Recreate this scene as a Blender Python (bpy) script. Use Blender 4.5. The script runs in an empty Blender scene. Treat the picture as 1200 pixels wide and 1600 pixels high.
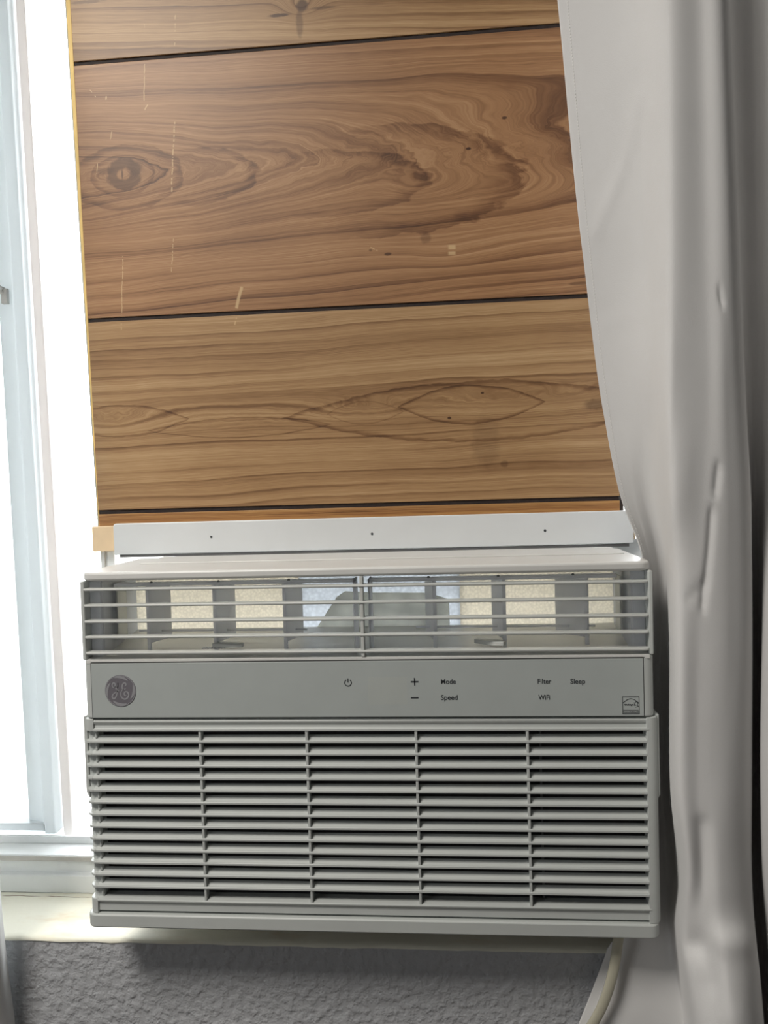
import bpy, bmesh, math, random
import numpy as np
from mathutils import Matrix, Vector
random.seed(4)
SC = bpy.context.scene
COL = SC.collection
Z0 = 0.95                       # height of the air conditioner's base above the room floor (m)

# ------------------------------------------------------------------ camera
RIGHT = Vector((0.99559404, 0.0890134, -0.02948083))
UP = Vector((0.02638547, 0.03575297, 0.99901228))
FWD = Vector((-0.0899795, 0.99538854, -0.03324678))
CAM = Vector((0.0838, -0.656, 0.3752 + Z0))
cd = bpy.data.cameras.new('camera')
cam = bpy.data.objects.new('camera', cd)
COL.objects.link(cam)
cd.sensor_fit = 'VERTICAL'; cd.sensor_height = 32.0; cd.lens = 25.0
cd.clip_start = 0.02; cd.clip_end = 200
m = Matrix.Identity(4)
for i in range(3):
    m[i][0] = RIGHT[i]; m[i][1] = UP[i]; m[i][2] = -FWD[i]; m[i][3] = CAM[i]
cam.matrix_world = m
SC.camera = cam

def at(px, py, Y):
    """world point seen at photo pixel (px, py) on the upright plane at depth Y"""
    d = FWD * 1250 + RIGHT * (px - 600) - UP * (py - 800)
    return CAM + d * ((Y - CAM.y) / d.y)

# ------------------------------------------------------------------ world, lights, exposure
w = bpy.data.worlds.new('overcast_sky'); SC.world = w; w.use_nodes = True
bg = w.node_tree.nodes['Background']
bg.inputs[0].default_value = (0.93, 0.97, 1.0, 1); bg.inputs[1].default_value = 8.0
SC.view_settings.view_transform = 'Standard'; SC.view_settings.look = 'None'
SC.view_settings.exposure = 0.0; SC.view_settings.gamma = 1.0
SC.view_settings.use_curve_mapping = False
SC.cycles.use_denoising = True
SC.cycles.max_bounces = 10; SC.cycles.diffuse_bounces = 6; SC.cycles.transparent_max_bounces = 12
SC.cycles.sample_clamp_indirect = 4.0

def area(name, loc, target, sx, sy, power, color):
    ld = bpy.data.lights.new(name, 'AREA'); ld.shape = 'RECTANGLE'; ld.size = sx; ld.size_y = sy
    ld.energy = power; ld.color = color
    o = bpy.data.objects.new(name, ld); COL.objects.link(o)
    o.location = loc
    o.rotation_euler = (Vector(target) - Vector(loc)).to_track_quat('-Z', 'Y').to_euler()
    return o
# two unseen lights added: a lamp overhead and a daylight fill from the left
area('added_overhead_light', (-0.62, -0.85, 2.36), (-0.62, -0.85, 0), 0.5, 0.5, 25.0, (1.0, 0.95, 0.88))
area('added_left_light', (-2.1, -2.0, 1.75), (0.0, -0.2, 1.4), 1.2, 1.2, 10.0, (0.95, 0.98, 1.0))

# ------------------------------------------------------------------ node helpers
class E:
    """tiny expression builder on shader math nodes"""
    nt = None
    def __init__(s, v): s.v = v
    @staticmethod
    def m(op, *a):
        n = E.nt.nodes.new('ShaderNodeMath'); n.operation = op
        for i, x in enumerate(a):
            x = x.v if isinstance(x, E) else x
            if isinstance(x, (int, float)): n.inputs[i].default_value = x
            else: E.nt.links.new(x, n.inputs[i])
        return E(n.outputs[0])
    def __add__(s, o): return E.m('ADD', s, o)
    __radd__ = __add__
    def __sub__(s, o): return E.m('SUBTRACT', s, o)
    def __rsub__(s, o): return E.m('SUBTRACT', o, s)
    def __mul__(s, o): return E.m('MULTIPLY', s, o)
    __rmul__ = __mul__
    def __truediv__(s, o): return E.m('DIVIDE', s, o)
    def __pow__(s, o): return E.m('POWER', s, o)
def eabs(a): return E.m('ABSOLUTE', a)
def eexp(a): return E.m('EXPONENT', a)
def esqrt(a): return E.m('SQRT', a)
def efrac(a): return E.m('FRACT', a)
def emin(a, b): return E.m('MINIMUM', a, b)
def emax(a, b): return E.m('MAXIMUM', a, b)
def step01(a, lo, hi):
    n = E.nt.nodes.new('ShaderNodeMapRange'); n.interpolation_type = 'SMOOTHSTEP'
    E.nt.links.new(a.v, n.inputs[0]); n.inputs[1].default_value = lo; n.inputs[2].default_value = hi
    return E(n.outputs[0])
def vec(x, y, z):
    n = E.nt.nodes.new('ShaderNodeCombineXYZ')
    for i, a in enumerate((x, y, z)):
        a = a.v if isinstance(a, E) else a
        if isinstance(a, (int, float)): n.inputs[i].default_value = a
        else: E.nt.links.new(a, n.inputs[i])
    return n.outputs[0]
def noise(v, scale=1.0, detail=2.0, rough=0.5):
    n = E.nt.nodes.new('ShaderNodeTexNoise'); n.inputs['Scale'].default_value = scale
    n.inputs['Detail'].default_value = detail; n.inputs['Roughness'].default_value = rough
    E.nt.links.new(v, n.inputs['Vector']); return E(n.outputs['Fac'])
def ramp(f, stops):
    n = E.nt.nodes.new('ShaderNodeValToRGB'); cr = n.color_ramp
    while len(cr.elements) < len(stops): cr.elements.new(0.5)
    for e, (p, c) in zip(cr.elements, stops): e.position = p; e.color = (*c, 1)
    E.nt.links.new(f.v, n.inputs[0]); return n.outputs[0]
def mixc(f, a, b):
    n = E.nt.nodes.new('ShaderNodeMix'); n.data_type = 'RGBA'
    for i, x in ((0, f), (6, a), (7, b)):
        x = x.v if isinstance(x, E) else x
        if isinstance(x, (int, float)): n.inputs[i].default_value = x
        elif isinstance(x, tuple): n.inputs[i].default_value = (*x, 1)
        else: E.nt.links.new(x, n.inputs[i])
    return n.outputs[2]
def coords():
    n = E.nt.nodes.new('ShaderNodeTexCoord'); s = E.nt.nodes.new('ShaderNodeSeparateXYZ')
    E.nt.links.new(n.outputs['Object'], s.inputs[0])
    return n.outputs['Object'], E(s.outputs[0]), E(s.outputs[1]), E(s.outputs[2])
def new_mat(name):
    ma = bpy.data.materials.new(name); ma.use_nodes = True; E.nt = ma.node_tree
    return ma, ma.node_tree.nodes['Principled BSDF']
def bump(p, h, strength, dist):
    n = E.nt.nodes.new('ShaderNodeBump'); n.inputs['Strength'].default_value = strength
    n.inputs['Distance'].default_value = dist
    E.nt.links.new(h.v, n.inputs['Height']); E.nt.links.new(n.outputs[0], p.inputs['Normal'])
def plain(name, col, rough=0.45, var=0.04, scale=60.0, bstr=0.0, bdist=0.0002, metal=0.0, spec=0.5):
    """painted / moulded surface: colour with faint mottling and fine relief"""
    ma, p = new_mat(name)
    o, x, y, z = coords()
    nz = noise(o, scale, 3)
    c2 = tuple(max(0, c * (1 - var)) for c in col); c1 = tuple(min(1, c * (1 + var)) for c in col)
    E.nt.links.new(ramp(nz, [(0.3, c2), (0.7, c1)]), p.inputs['Base Color'])
    p.inputs['Roughness'].default_value = rough; p.inputs['Metallic'].default_value = metal
    p.inputs['Specular IOR Level'].default_value = spec
    if bstr: bump(p, noise(o, scale * 20, 2), bstr, bdist)
    return ma

M = {}
M['plastic'] = plain('grey_white_plastic', (0.53, 0.555, 0.54), 0.42, 0.02, 40, 0.08)
M['plastic_panel'] = plain('panel_plastic', (0.45, 0.485, 0.475), 0.38, 0.02, 40)
M['plastic_lit'] = plain('lit_plastic', (0.70, 0.70, 0.68), 0.35, 0.02, 40)  # same plastic, painted lighter where light falls from above and in the outlet
M['louver'] = plain('louver_plastic', (0.57, 0.585, 0.565), 0.4, 0.02, 40)
M['vane'] = plain('vane_plastic', (0.52, 0.53, 0.55), 0.4, 0.03, 40)
M['display'] = plain('display_plastic', (0.465, 0.495, 0.475), 0.36, 0.02, 40)
M['dark'] = plain('dark_filter', (0.012, 0.012, 0.014), 0.8, 0.2, 300)
M['groove'] = plain('groove_dark', (0.022, 0.013, 0.011), 0.75, 0.3, 200)
M['gap'] = plain('shadow_gap_grey', (0.09, 0.09, 0.09), 0.6)
M['print'] = plain('dark_print', (0.045, 0.05, 0.055), 0.5)
M['print_mid'] = plain('grey_print', (0.16, 0.17, 0.17), 0.5)
M['logo_dark'] = plain('logo_grey', (0.165, 0.155, 0.175), 0.45)
M['logo_light'] = plain('logo_light_grey', (0.31, 0.31, 0.33), 0.45)
M['frame'] = plain('white_vinyl', (0.80, 0.82, 0.82), 0.4, 0.03, 30)
M['frame_grey'] = plain('grey_vinyl', (0.50, 0.48, 0.45), 0.5, 0.08, 30)
def vinyl(name, col, tcol, amt):
    ma, p = new_mat(name); nt = E.nt
    o, x, y, z = coords()
    E.nt.links.new(ramp(noise(o, 30, 3), [(0.3, tuple(c*0.97 for c in col)), (0.7, col)]), p.inputs['Base Color'])
    p.inputs['Roughness'].default_value = 0.4
    tl = nt.nodes.new('ShaderNodeBsdfTranslucent'); tl.inputs[0].default_value = (*tcol, 1)
    mx = nt.nodes.new('ShaderNodeMixShader'); mx.inputs[0].default_value = amt
    nt.links.new(p.outputs[0], mx.inputs[1]); nt.links.new(tl.outputs[0], mx.inputs[2])
    nt.links.new(mx.outputs[0], nt.nodes['Material Output'].inputs[0])
    return ma
M['sash'] = vinyl('glare_white_vinyl', (0.84, 0.87, 0.88), (0.92, 0.95, 0.97), 0.29)  # translucency added so the sash glares like the bright window
M['vane'] = vinyl('thin_vane_plastic', (0.88, 0.89, 0.93), (0.95, 0.96, 0.98), 0.6)
M['sash_warm'] = vinyl('aged_white_vinyl', (0.82, 0.79, 0.77), (0.96, 0.91, 0.89), 0.27)  # translucency added for the same glare
M['strip'] = plain('white_strip_plastic', (0.70, 0.72, 0.73), 0.35, 0.02, 20)
M['cord'] = plain('cream_cord_rubber', (0.48, 0.46, 0.36), 0.5, 0.06, 60)
M['bare_wood'] = plain('bare_wood', (0.80, 0.60, 0.38), 0.6, 0.12, 25)
M['edge_wood'] = plain('yellow_wood_edge', (0.85, 0.60, 0.22), 0.6, 0.15, 25)
M['ceiling'] = plain('ceiling_paint', (0.55, 0.54, 0.52), 0.9)
M['floor'] = plain('floor_vinyl', (0.15, 0.12, 0.10), 0.6, 0.1, 8)
M['ground'] = plain('outdoor_concrete', (0.55, 0.54, 0.50), 0.9, 0.1, 3)
M['room_wall'] = plain('room_wall_paint', (0.17, 0.18, 0.19), 0.9)
M['metal'] = plain('galvanised_metal', (0.55, 0.55, 0.54), 0.5, 0.05, 20, metal=0.6)
M['lamp_body'] = plain('lamp_white', (0.8, 0.8, 0.8), 0.5)

# textured wall paint
ma, p = new_mat('textured_grey_wall')
o, x, y, z = coords()
n1 = noise(o, 120, 3, 0.5); n2 = noise(o, 300, 3)
h = step01(n1, 0.36, 0.68) * 1.0 + n2 * 0.25
E.nt.links.new(ramp(noise(o, 6, 3), [(0.3, (0.44, 0.45, 0.47)), (0.7, (0.50, 0.51, 0.53))]), p.inputs['Base Color'])
p.inputs['Roughness'].default_value = 0.75
bump(p, h, 0.6, 0.0016)
M['wall'] = ma
# cream sill with stains and a hairline crack at the back
ma, p = new_mat('cream_sill_paint')
o, x, y, z = coords()
st = step01(noise(vec(x * 14, y * 40, z), 1.0, 4, 0.6), 0.50, 0.78)
c = mixc(st * 0.55, (0.80, 0.78, 0.66), (0.62, 0.45, 0.25))
wob = noise(vec(x * 30, 0.0, 3.1), 1.0, 3) * 0.006
crack = (1.0 - step01(eabs(y - 0.123 - wob + 0.003), 0.0003, 0.0011)) * step01(noise(vec(x * 22, 1.7, 0.0), 1.0, 2), 0.42, 0.55)
c = mixc(crack * 0.85, c, (0.20, 0.13, 0.07))
E.nt.links.new(c, p.inputs['Base Color']); p.inputs['Roughness'].default_value = 0.55
bump(p, noise(o, 120, 4), 0.25, 0.0015)
M['sill'] = ma
# curtain cloth
ma, p = new_mat('white_curtain_cloth')
o, x, y, z = coords()
wv = noise(vec(x * 900, y * 900, z * 900), 1.0, 2)
E.nt.links.new(ramp(noise(o, 9, 3), [(0.3, (0.66, 0.655, 0.65)), (0.7, (0.71, 0.705, 0.70))]), p.inputs['Base Color'])
p.inputs['Roughness'].default_value = 0.9; p.inputs['Specular IOR Level'].default_value = 0.15
p.inputs['Sheen Weight'].default_value = 0.25
bump(p, wv, 0.25, 0.0004)
M['cloth'] = ma
M['thread'] = plain('white_thread', (0.80, 0.79, 0.77), 0.8)
# window glass: thin clear pane
ma, p = new_mat('window_glass')
nt = E.nt
tr = nt.nodes.new('ShaderNodeBsdfTransparent'); gl = nt.nodes.new('ShaderNodeBsdfGlossy')
gl.inputs['Roughness'].default_value = 0.02
fr = nt.nodes.new('ShaderNodeFresnel'); fr.inputs[0].default_value = 1.45
mx = nt.nodes.new('ShaderNodeMixShader')
nt.links.new(fr.outputs[0], mx.inputs[0]); nt.links.new(tr.outputs[0], mx.inputs[1]); nt.links.new(gl.outputs[0], mx.inputs[2])
nt.links.new(mx.outputs[0], nt.nodes['Material Output'].inputs[0]); nt.nodes.remove(p)
tr.inputs[0].default_value = (0.96, 0.975, 0.97, 1)
M['glass'] = ma
def translucent(name, col, tcol, sc_):
    ma, p = new_mat(name); nt = E.nt
    o, x, y, z = coords()
    df = nt.nodes.new('ShaderNodeBsdfDiffuse'); tl = nt.nodes.new('ShaderNodeBsdfTranslucent')
    mx = nt.nodes.new('ShaderNodeMixShader'); mx.inputs[0].default_value = 0.74
    vor = nt.nodes.new('ShaderNodeTexVoronoi'); vor.inputs['Scale'].default_value = sc_
    nt.links.new(o, vor.inputs['Vector'])
    f = E(vor.outputs['Distance'])
    nt.links.new(ramp(f, [(0.1, tcol), (0.75, tuple(a * 0.75 for a in tcol))]), tl.inputs[0])
    df.inputs[0].default_value = (*col, 1)
    nt.links.new(df.outputs[0], mx.inputs[1]); nt.links.new(tl.outputs[0], mx.inputs[2])
    nt.links.new(mx.outputs[0], nt.nodes['Material Output'].inputs[0]); nt.nodes.remove(p)
    return ma
M['foam'] = translucent('cream_foam', (0.78, 0.75, 0.67), (0.97, 0.92, 0.82), 420)
M['reflection'] = translucent('beige_reflection', (0.66, 0.65, 0.58), (0.93, 0.91, 0.84), 60)
M['duct'] = translucent('milky_duct_plastic', (0.70, 0.72, 0.72), (0.92, 0.95, 0.99), 300)

# ------------------------------------------------------------------ mesh helpers
def bx(bm, x0, x1, y0, y1, z0, z1):
    vs = [bm.verts.new(c) for c in ((x0,y0,z0),(x1,y0,z0),(x1,y1,z0),(x0,y1,z0),(x0,y0,z1),(x1,y0,z1),(x1,y1,z1),(x0,y1,z1))]
    for f in ((3,2,1,0),(4,5,6,7),(0,1,5,4),(1,2,6,5),(2,3,7,6),(3,0,4,7)):
        bm.faces.new([vs[i] for i in f])
    return vs
def prism(bm, poly, a0, a1, axis):
    """extrude a polygon; axis 'x': poly is (y,z); 'y': (x,z); 'z': (x,y)"""
    def P(q, a): return {'x': (a, q[0], q[1]), 'y': (q[0], a, q[1]), 'z': (q[0], q[1], a)}[axis]
    A = [bm.verts.new(P(q, a0)) for q in poly]; B = [bm.verts.new(P(q, a1)) for q in poly]
    n = len(poly)
    bm.faces.new(A[::-1]); bm.faces.new(B)
    for i in range(n): bm.faces.new((A[i], A[(i+1) % n], B[(i+1) % n], B[i]))
def front_round(x0, x1, y0, y1, r, n=6, left=True, right=True):
    """XY outline whose two front (small y) corners are rounded"""
    pts = [(x0, y1)]
    if left: pts += [(x0 + r - r*math.cos(a), y0 + r - r*math.sin(a)) for a in [i*math.pi/2/n for i in range(n+1)]]
    else: pts += [(x0, y0)]
    if right: pts += [(x1 - r + r*math.sin(a), y0 + r - r*math.cos(a)) for a in [i*math.pi/2/n for i in range(n+1)]]
    else: pts += [(x1, y0)]
    return pts + [(x1, y1)]
def tube(bm, pts, rx, ry=None, n=10, flat_up=Vector((0,1,0))):
    ry = ry or rx
    pts = [Vector(q) for q in pts]; rings = []
    for i, q in enumerate(pts):
        t = (pts[min(i+1, len(pts)-1)] - pts[max(i-1, 0)]).normalized()
        u = flat_up.cross(t)
        if u.length < 1e-4: u = Vector((1,0,0)).cross(t)
        u.normalize(); v = t.cross(u)
        rings.append([bm.verts.new(q + u*rx*math.cos(2*math.pi*k/n) + v*ry*math.sin(2*math.pi*k/n)) for k in range(n)])
    for a, b in zip(rings, rings[1:]):
        for k in range(n): bm.faces.new((a[k], a[(k+1) % n], b[(k+1) % n], b[k]))
    bm.faces.new(rings[0][::-1]); bm.faces.new(rings[-1])
def ribbon(bm, pts, wid, y0, y1):
    """thin raised line along (x,z) points, between depths y0 (front) and y1"""
    P = [Vector(q) for q in pts]; L = []; R = []
    for i, q in enumerate(P):
        t = (P[min(i+1, len(P)-1)] - P[max(i-1, 0)])
        t = t.normalized() if t.length > 0 else Vector((1,0))
        nrm = Vector((-t.y, t.x)) * (wid if isinstance(wid, float) else wid[i]) / 2
        L.append(q + nrm); R.append(q - nrm)
    poly = L + R[::-1]
    n = len(P)
    F = [[bm.verts.new((q.x, yy, q.y)) for q in poly] for yy in (y0, y1)]
    for i in range(n - 1):
        a, b, c, d = i, i+1, 2*n-2-i, 2*n-1-i
        bm.faces.new((F[0][a], F[0][b], F[0][c], F[0][d]))
    N = len(poly)
    for i in range(N): bm.faces.new((F[0][i], F[0][(i+1) % N], F[1][(i+1) % N], F[1][i]))
def crom(pts, k=8):
    """Catmull-Rom through points"""
    P = [Vector(q) for q in pts]; out = []
    for i in range(len(P) - 1):
        p0 = P[max(i-1, 0)]; p1 = P[i]; p2 = P[i+1]; p3 = P[min(i+2, len(P)-1)]
        for j in range(k):
            t = j / k
            out.append(0.5*((2*p1) + (p2-p0)*t + (2*p0-5*p1+4*p2-p3)*t*t + (3*p1-p0-3*p2+p3)*t**3))
    out.append(P[-1]); return out
def obj(name, bm, mat, parent=None, bevel=0.0, smooth=False, label=None, kind=None, seg=2):
    bmesh.ops.recalc_face_normals(bm, faces=bm.faces[:])
    me = bpy.data.meshes.new(name); bm.to_mesh(me); bm.free()
    o = bpy.data.objects.new(name, me); COL.objects.link(o)
    me.materials.append(mat)
    if parent: o.parent = parent
    if bevel:
        b = o.modifiers.new('bevel', 'BEVEL'); b.width = bevel; b.segments = seg; b.limit_method = 'ANGLE'
        b.angle_limit = math.radians(40); b.harden_normals = False
    if smooth or bevel:
        me.polygons.foreach_set('use_smooth', [True] * len(me.polygons))
        if not smooth or smooth == 'auto':
            me.set_sharp_from_angle(angle=math.radians(35))
    if label: o['label'] = label
    if kind: o['kind'] = kind
    return o
def root(name, loc, label=None, cat=None, group=None, kind=None):
    o = bpy.data.objects.new(name, None); COL.objects.link(o); o.location = loc
    o.empty_display_size = 0.05
    if label: o['label'] = label
    if cat: o['category'] = cat
    if group: o['group'] = group
    if kind: o['kind'] = kind
    return o
def B(*boxes):
    bm = bmesh.new()
    for b in boxes: bx(bm, *b)
    return bm

# ------------------------------------------------------------------ the setting
RX0, RX1, RY0, CZ = -2.2, 1.6, -3.4, 2.4
OX0, OX1 = -1.15, 0.300                   # window opening
SZ = Z0 - 0.0415                          # its lower edge
OT = 2.02
YW, YO = 0.05, 0.30                       # inner and outer face of the window wall
obj('wall_front', B((RX0, OX0, YW, YO, 0, CZ), (OX1, RX1, YW, YO, 0, CZ),
                    (OX0, OX1, YW, YO, 0, SZ), (OX0, OX1, YW, YO, OT, CZ)), M['wall'], kind='structure')
obj('wall_left', B((RX0 - 0.1, RX0, RY0, YW, 0, CZ)), M['room_wall'], kind='structure')
obj('wall_right', B((RX1, RX1 + 0.1, RY0, YW, 0, CZ)), M['room_wall'], kind='structure')
obj('wall_back', B((RX0, RX1, RY0 - 0.1, RY0, 0, CZ)), M['room_wall'], kind='structure')
obj('floor', B((RX0, RX1, RY0, YW, -0.1, 0)), M['floor'], kind='structure')
obj('ceiling', B((RX0, RX1, RY0, YO, CZ, CZ + 0.1)), M['ceiling'], kind='structure')
obj('ground', B((-30, 30, YO, 60, -0.6, -0.5)), M['ground'], kind='structure')
# sill slab, its front lip a little rough
bm = bmesh.new(); nx = 90
prof = [(0.13, 0.0), (0.056, 0.0), (0.0515, -0.0008), (0.0492, -0.0022), (0.0492, -0.0036)]
rows = []
for i in range(nx + 1):
    xx = OX0 + (OX1 - OX0) * i / nx
    rows.append([bm.verts.new((xx, yy + (random.uniform(-0.0004, 0.0004) if k > 1 else 0), zz + (random.uniform(-0.0006, 0.0006) if k in (2, 4) else 0))) for k, (yy, zz) in enumerate(prof)])
for a, b in zip(rows, rows[1:]):
    for k in range(4): bm.faces.new((a[k], b[k], b[k+1], a[k+1]))
sill = obj('trim_1', bm, M['sill'], smooth=True, kind='structure'); sill.location = (0, 0, Z0 - 0.0395)

# window
win = root('window_1', (0, 0.13, Z0 - 0.0395), kind='structure')
def wz(z): return z + 0.0395              # window-local height from AC-local height
bm = bmesh.new()
prism(bm, [(0.0, 0.0), (0.0, 0.0185), (0.003, 0.0195), (0.006, 0.0195), (0.006, 0.0330), (0.0035, 0.0335), (0.0035, 0.0385), (0.16, 0.0385), (0.16, 0.0)], OX0, OX1, 'x')
obj('bottom_rail', bm, M['frame'], win, 0.0008)
obj('track_lip', B((OX0, OX1, 0.002, 0.0035, 0.0325, 0.0375)), M['frame_grey'], win, 0.0004, label='beige lip of the window track')
obj('track_ridge', B((OX0, -0.26, 0.03, 0.034, 0.0385, 0.0465)), M['frame'], win, 0.0006)
obj('window_frame', B((OX0, OX0 + 0.04, 0.0, 0.16, 0.0385, OT - SZ - 0.04), (OX1 - 0.006, OX1, 0.0, 0.16, 0.0385, OT - SZ - 0.04),
                      (OX0, OX1, 0.0, 0.16, OT - SZ - 0.04, OT - SZ)), M['frame'], win, 0.002)
obj('leak_blocker', B((0.2325, OX1 - 0.0055, 0.016, 0.022, 0.0385, 0.3555)), M['frame'], win, 0.001)  # hidden filler added to stop daylight leaking past the air conditioner
# sliding sash, leaning a touch: stile with a stepped profile
sash = root('sash', (0, 0, 0)); sash.parent = win
HT = OT - SZ - 0.045
def lean(bm, x0, h=0.955, dx=-0.0145):
    for v in bm.verts: v.co.x += dx * v.co.z / h
bm = bmesh.new()
prism(bm, [(-0.398, 0.062), (-0.396, 0.050), (-0.376, 0.044), (-0.3745, 0.040), (-0.371, 0.040), (-0.370, 0.034), (-0.3578, 0.034), (-0.3570, 0.036), (-0.3570, 0.062)], 0.047, HT, 'z')
lean(bm, 0); obj('stile', bm, M['sash'], sash, 0.0008)
bm = bmesh.new(); prism(bm, [(-0.3540, 0.044), (-0.3435, 0.044), (-0.3435, 0.050), (-0.3540, 0.050)], 0.0387, HT, 'z')
lean(bm, 0); obj('meeting_stile', bm, M['sash_warm'], sash, 0.001)
obj('sash_bottom', B((OX0 + 0.04, -0.372, 0.040, 0.062, 0.0475, 0.056)), M['sash'], sash, 0.001)
bm = bmesh.new(); bx(bm, OX0 + 0.045, -0.385, 0.052, 0.056, 0.055, HT); obj('pane', bm, M['glass'], sash)
q = at(8, 460, 0.168)
bm = bmesh.new(); bx(bm, q.x - 0.004, q.x + 0.003, 0.036, 0.041, q.z - SZ - 0.012, q.z - SZ + 0.004); bx(bm, q.x - 0.004, q.x - 0.001, 0.030, 0.041, q.z - SZ - 0.002, q.z - SZ + 0.006)
obj('latch', bm, M['frame_grey'], sash, 0.0006)

# added lamp fitting (unseen, above the view) that carries the overhead light
lamp = root('added_ceiling_lamp', (-0.62, -0.85, 2.4), 'flat square white ceiling lamp, added unseen above the window', 'lamp')
obj('housing', B((-0.33, 0.33, -0.33, 0.33, -0.03, 0.0)), M['lamp_body'], lamp, 0.004)

# ------------------------------------------------------------------ wood panel
YP = 0.150
PB = Z0 + 0.335
panel = root('wood_board', (0, YP, PB), 'brown wood-grain panel with dark grooves filling the window above the air conditioner', 'panel')
def L(px, py):
    q = at(px, py, YP); return q.x, q.z - PB
PX0T, PX0B, PX1 = -0.2965, -0.2885, 0.2445
def panel_left(z):     # left edge leans; z panel-local
    t = (z - 0.005) / 0.54
    return PX0B + (PX0T - PX0B) * t
TOPZ = 0.66
G = [0.0208, 0.2201, 0.4822]      # groove centres, panel-local
gw = 0.0021
def scratch_mask(segs, x, z):
    tot = None
    for (a, b, wd, dens) in segs:
        (ax, az), (bx_, bz) = L(*a), L(*b)
        dx, dz = bx_ - ax, bz - az; ln = math.hypot(dx, dz); ux, uz = dx/ln, dz/ln
        s = (x - ax) * ux + (z - az) * uz
        d = eabs((x - ax) * uz - (z - az) * ux + (noise(vec(s * 120, ax * 50, 0.0), 1.0, 2) - 0.5) * 0.0022)
        mk = (1.0 - step01(d, wd * 0.4, wd)) * step01(s, -0.0005, 0.001) * (1.0 - step01(s, ln - 0.001, ln + 0.0005))
        mk = mk * step01(noise(vec(s * 300, az * 70, 2.0), 1.0, 2), 0.62 - dens, 0.72 - dens)
        tot = mk if tot is None else emax(tot, mk)
    return tot
def wood(name, seed, field, stops, period, knots=(), segs=(), zig=None, contrast=1.0, ovals=()):
    ma, p = new_mat(name)
    o, x, y, z = coords()
    w1 = noise(vec(x * 5, seed, z * 16), 1.0, 2) - 0.5
    w2 = noise(vec(x * 55, seed + 5, z * 90), 1.0, 2) - 0.5
    F = field(x, z) + w1 * 0.014 + w2 * 0.0009
    if zig: F = F + zig(x, z)
    for (kx, kz, amp, sx, sz) in knots:
        ax, az = L(kx, kz)
        F = F + eexp(((x - ax) / sx) ** 2 * -1.0 - ((z - az) / sz) ** 2) * amp
    big = noise(vec(F / (period * 2.2), seed, 0.0), 1.0, 1)
    saw = efrac(F / period + big * 1.6)
    late = (saw ** 3.0) * (1.0 - step01(saw, 0.93, 1.0))
    fine = noise(vec(F * 900, seed, x * 3), 1.0, 2)
    fine2 = noise(vec(F * 330, seed + 2, x * 2), 1.0, 3, 0.6)
    fib = noise(vec(x * 45, seed, F * 2600), 1.0, 2)
    strength = step01(noise(vec(F / (period * 1.1), seed + 9, x * 1.5), 1.0, 1), 0.30, 0.75)
    mot = noise(vec(x * 6, seed + 3, z * 12), 1.0, 3)
    v = 0.60 + (big - 0.5) * 0.7 - late * strength * (0.50 * contrast) + (fine - 0.5) * (0.46 * contrast) + (fine2 - 0.5) * (0.62 * contrast) + (fib - 0.5) * 0.42 + (mot - 0.5) * 0.35
    for (kx, kz, wx, wz, half, dk) in ovals:
        ax, az = L(kx, kz); px_ = 0.000645
        nw = (noise(vec(x * 38, seed + kx, z * 75), 1.0, 3) - 0.5) * 0.34
        u2 = ((x - ax) / (wx * px_)) ** 2
        if half == 2: rr_ = u2 + eabs((z - az) / (wz * px_)) + nw * 0.8
        else: rr_ = esqrt(u2 + ((z - az) / (wz * px_)) ** 2) + nw
        lo_ = 0.84 if half == 2 else 0.76
        mk = step01(rr_, lo_, 1.0) * (1.0 - step01(rr_, 1.0, 1.04))
        if half == 1: mk = mk * step01(x, ax - wx * px_ * 0.5, ax + wx * px_ * 0.35)
        v = v - mk * dk
    c = ramp(v, stops)
    for (kx, kz, rx_, rz_, dk) in [k for k in DARK if k[5] == seed] and [k[:5] for k in DARK if k[5] == seed]:
        ax, az = L(kx, kz)
        ring = dk < 0; dk = abs(dk)
        r = esqrt(((x - ax) / rx_) ** 2 + ((z - az) / rz_) ** 2) + (noise(vec(x * 160, seed, z * 160), 1.0, 2) - 0.5) * 0.7
        if ring: r = eabs(r - 1.0) * 1.9
        c = mixc((1.0 - step01(r, 0.55, 1.15)) * dk, c, (0.045, 0.016, 0.009))
    if segs: c = mixc(scratch_mask(segs, x, z) * 0.75, c, (0.62, 0.44, 0.24))
    E.nt.links.new(c, p.inputs['Base Color'])
    p.inputs['Roughness'].default_value = 0.42
    p.inputs['Specular IOR Level'].default_value = 0.4
    bump(p, v, 0.12, 0.0004)
    return ma
DARK = [(194, 272, 0.0125, 0.0115, -0.62, 2), (165, 268, 0.012, 0.004, 0.4, 2), (212, 262, 0.010, 0.010, 0.3, 2),
        (191, 272, 0.0012, 0.006, 0.7, 2), (788, 184, 0.003, 0.0018, 0.9, 2), (732, 232, 0.003, 0.0016, 0.95, 2), (606, 397, 0.004, 0.0018, 0.8, 2), (579, 391, 0.002, 0.0015, 0.5, 2),
        (905, 443, 0.012, 0.002, 0.5, 2), (665, 372, 0.006, 0.006, 0.35, 2),
        (472, 8, 0.007, 0.007, 0.8, 1), (436, 24, 0.012, 0.002, 0.85, 1), (468, 35, 0.004, 0.016, 0.45, 1), (505, 12, 0.014, 0.0018, 0.5, 1), (135, 3, 0.02, 0.002, 0.5, 1),
        (754, 614, 0.002, 0.0012, 0.9, 3), (702, 653, 0.0022, 0.0015, 0.9, 3), (930, 632, 0.012, 0.006, 0.5, 3), (760, 690, 0.016, 0.03, 0.22, 3), (788, 725, 0.004, 0.004, 0.35, 3)]
tan_st = [(0.1, (0.1008, 0.0476, 0.0216)), (0.38, (0.2436, 0.1318, 0.0594)), (0.62, (0.3864, 0.2338, 0.1125)), (0.9, (0.5376, 0.3655, 0.198))]
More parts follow.
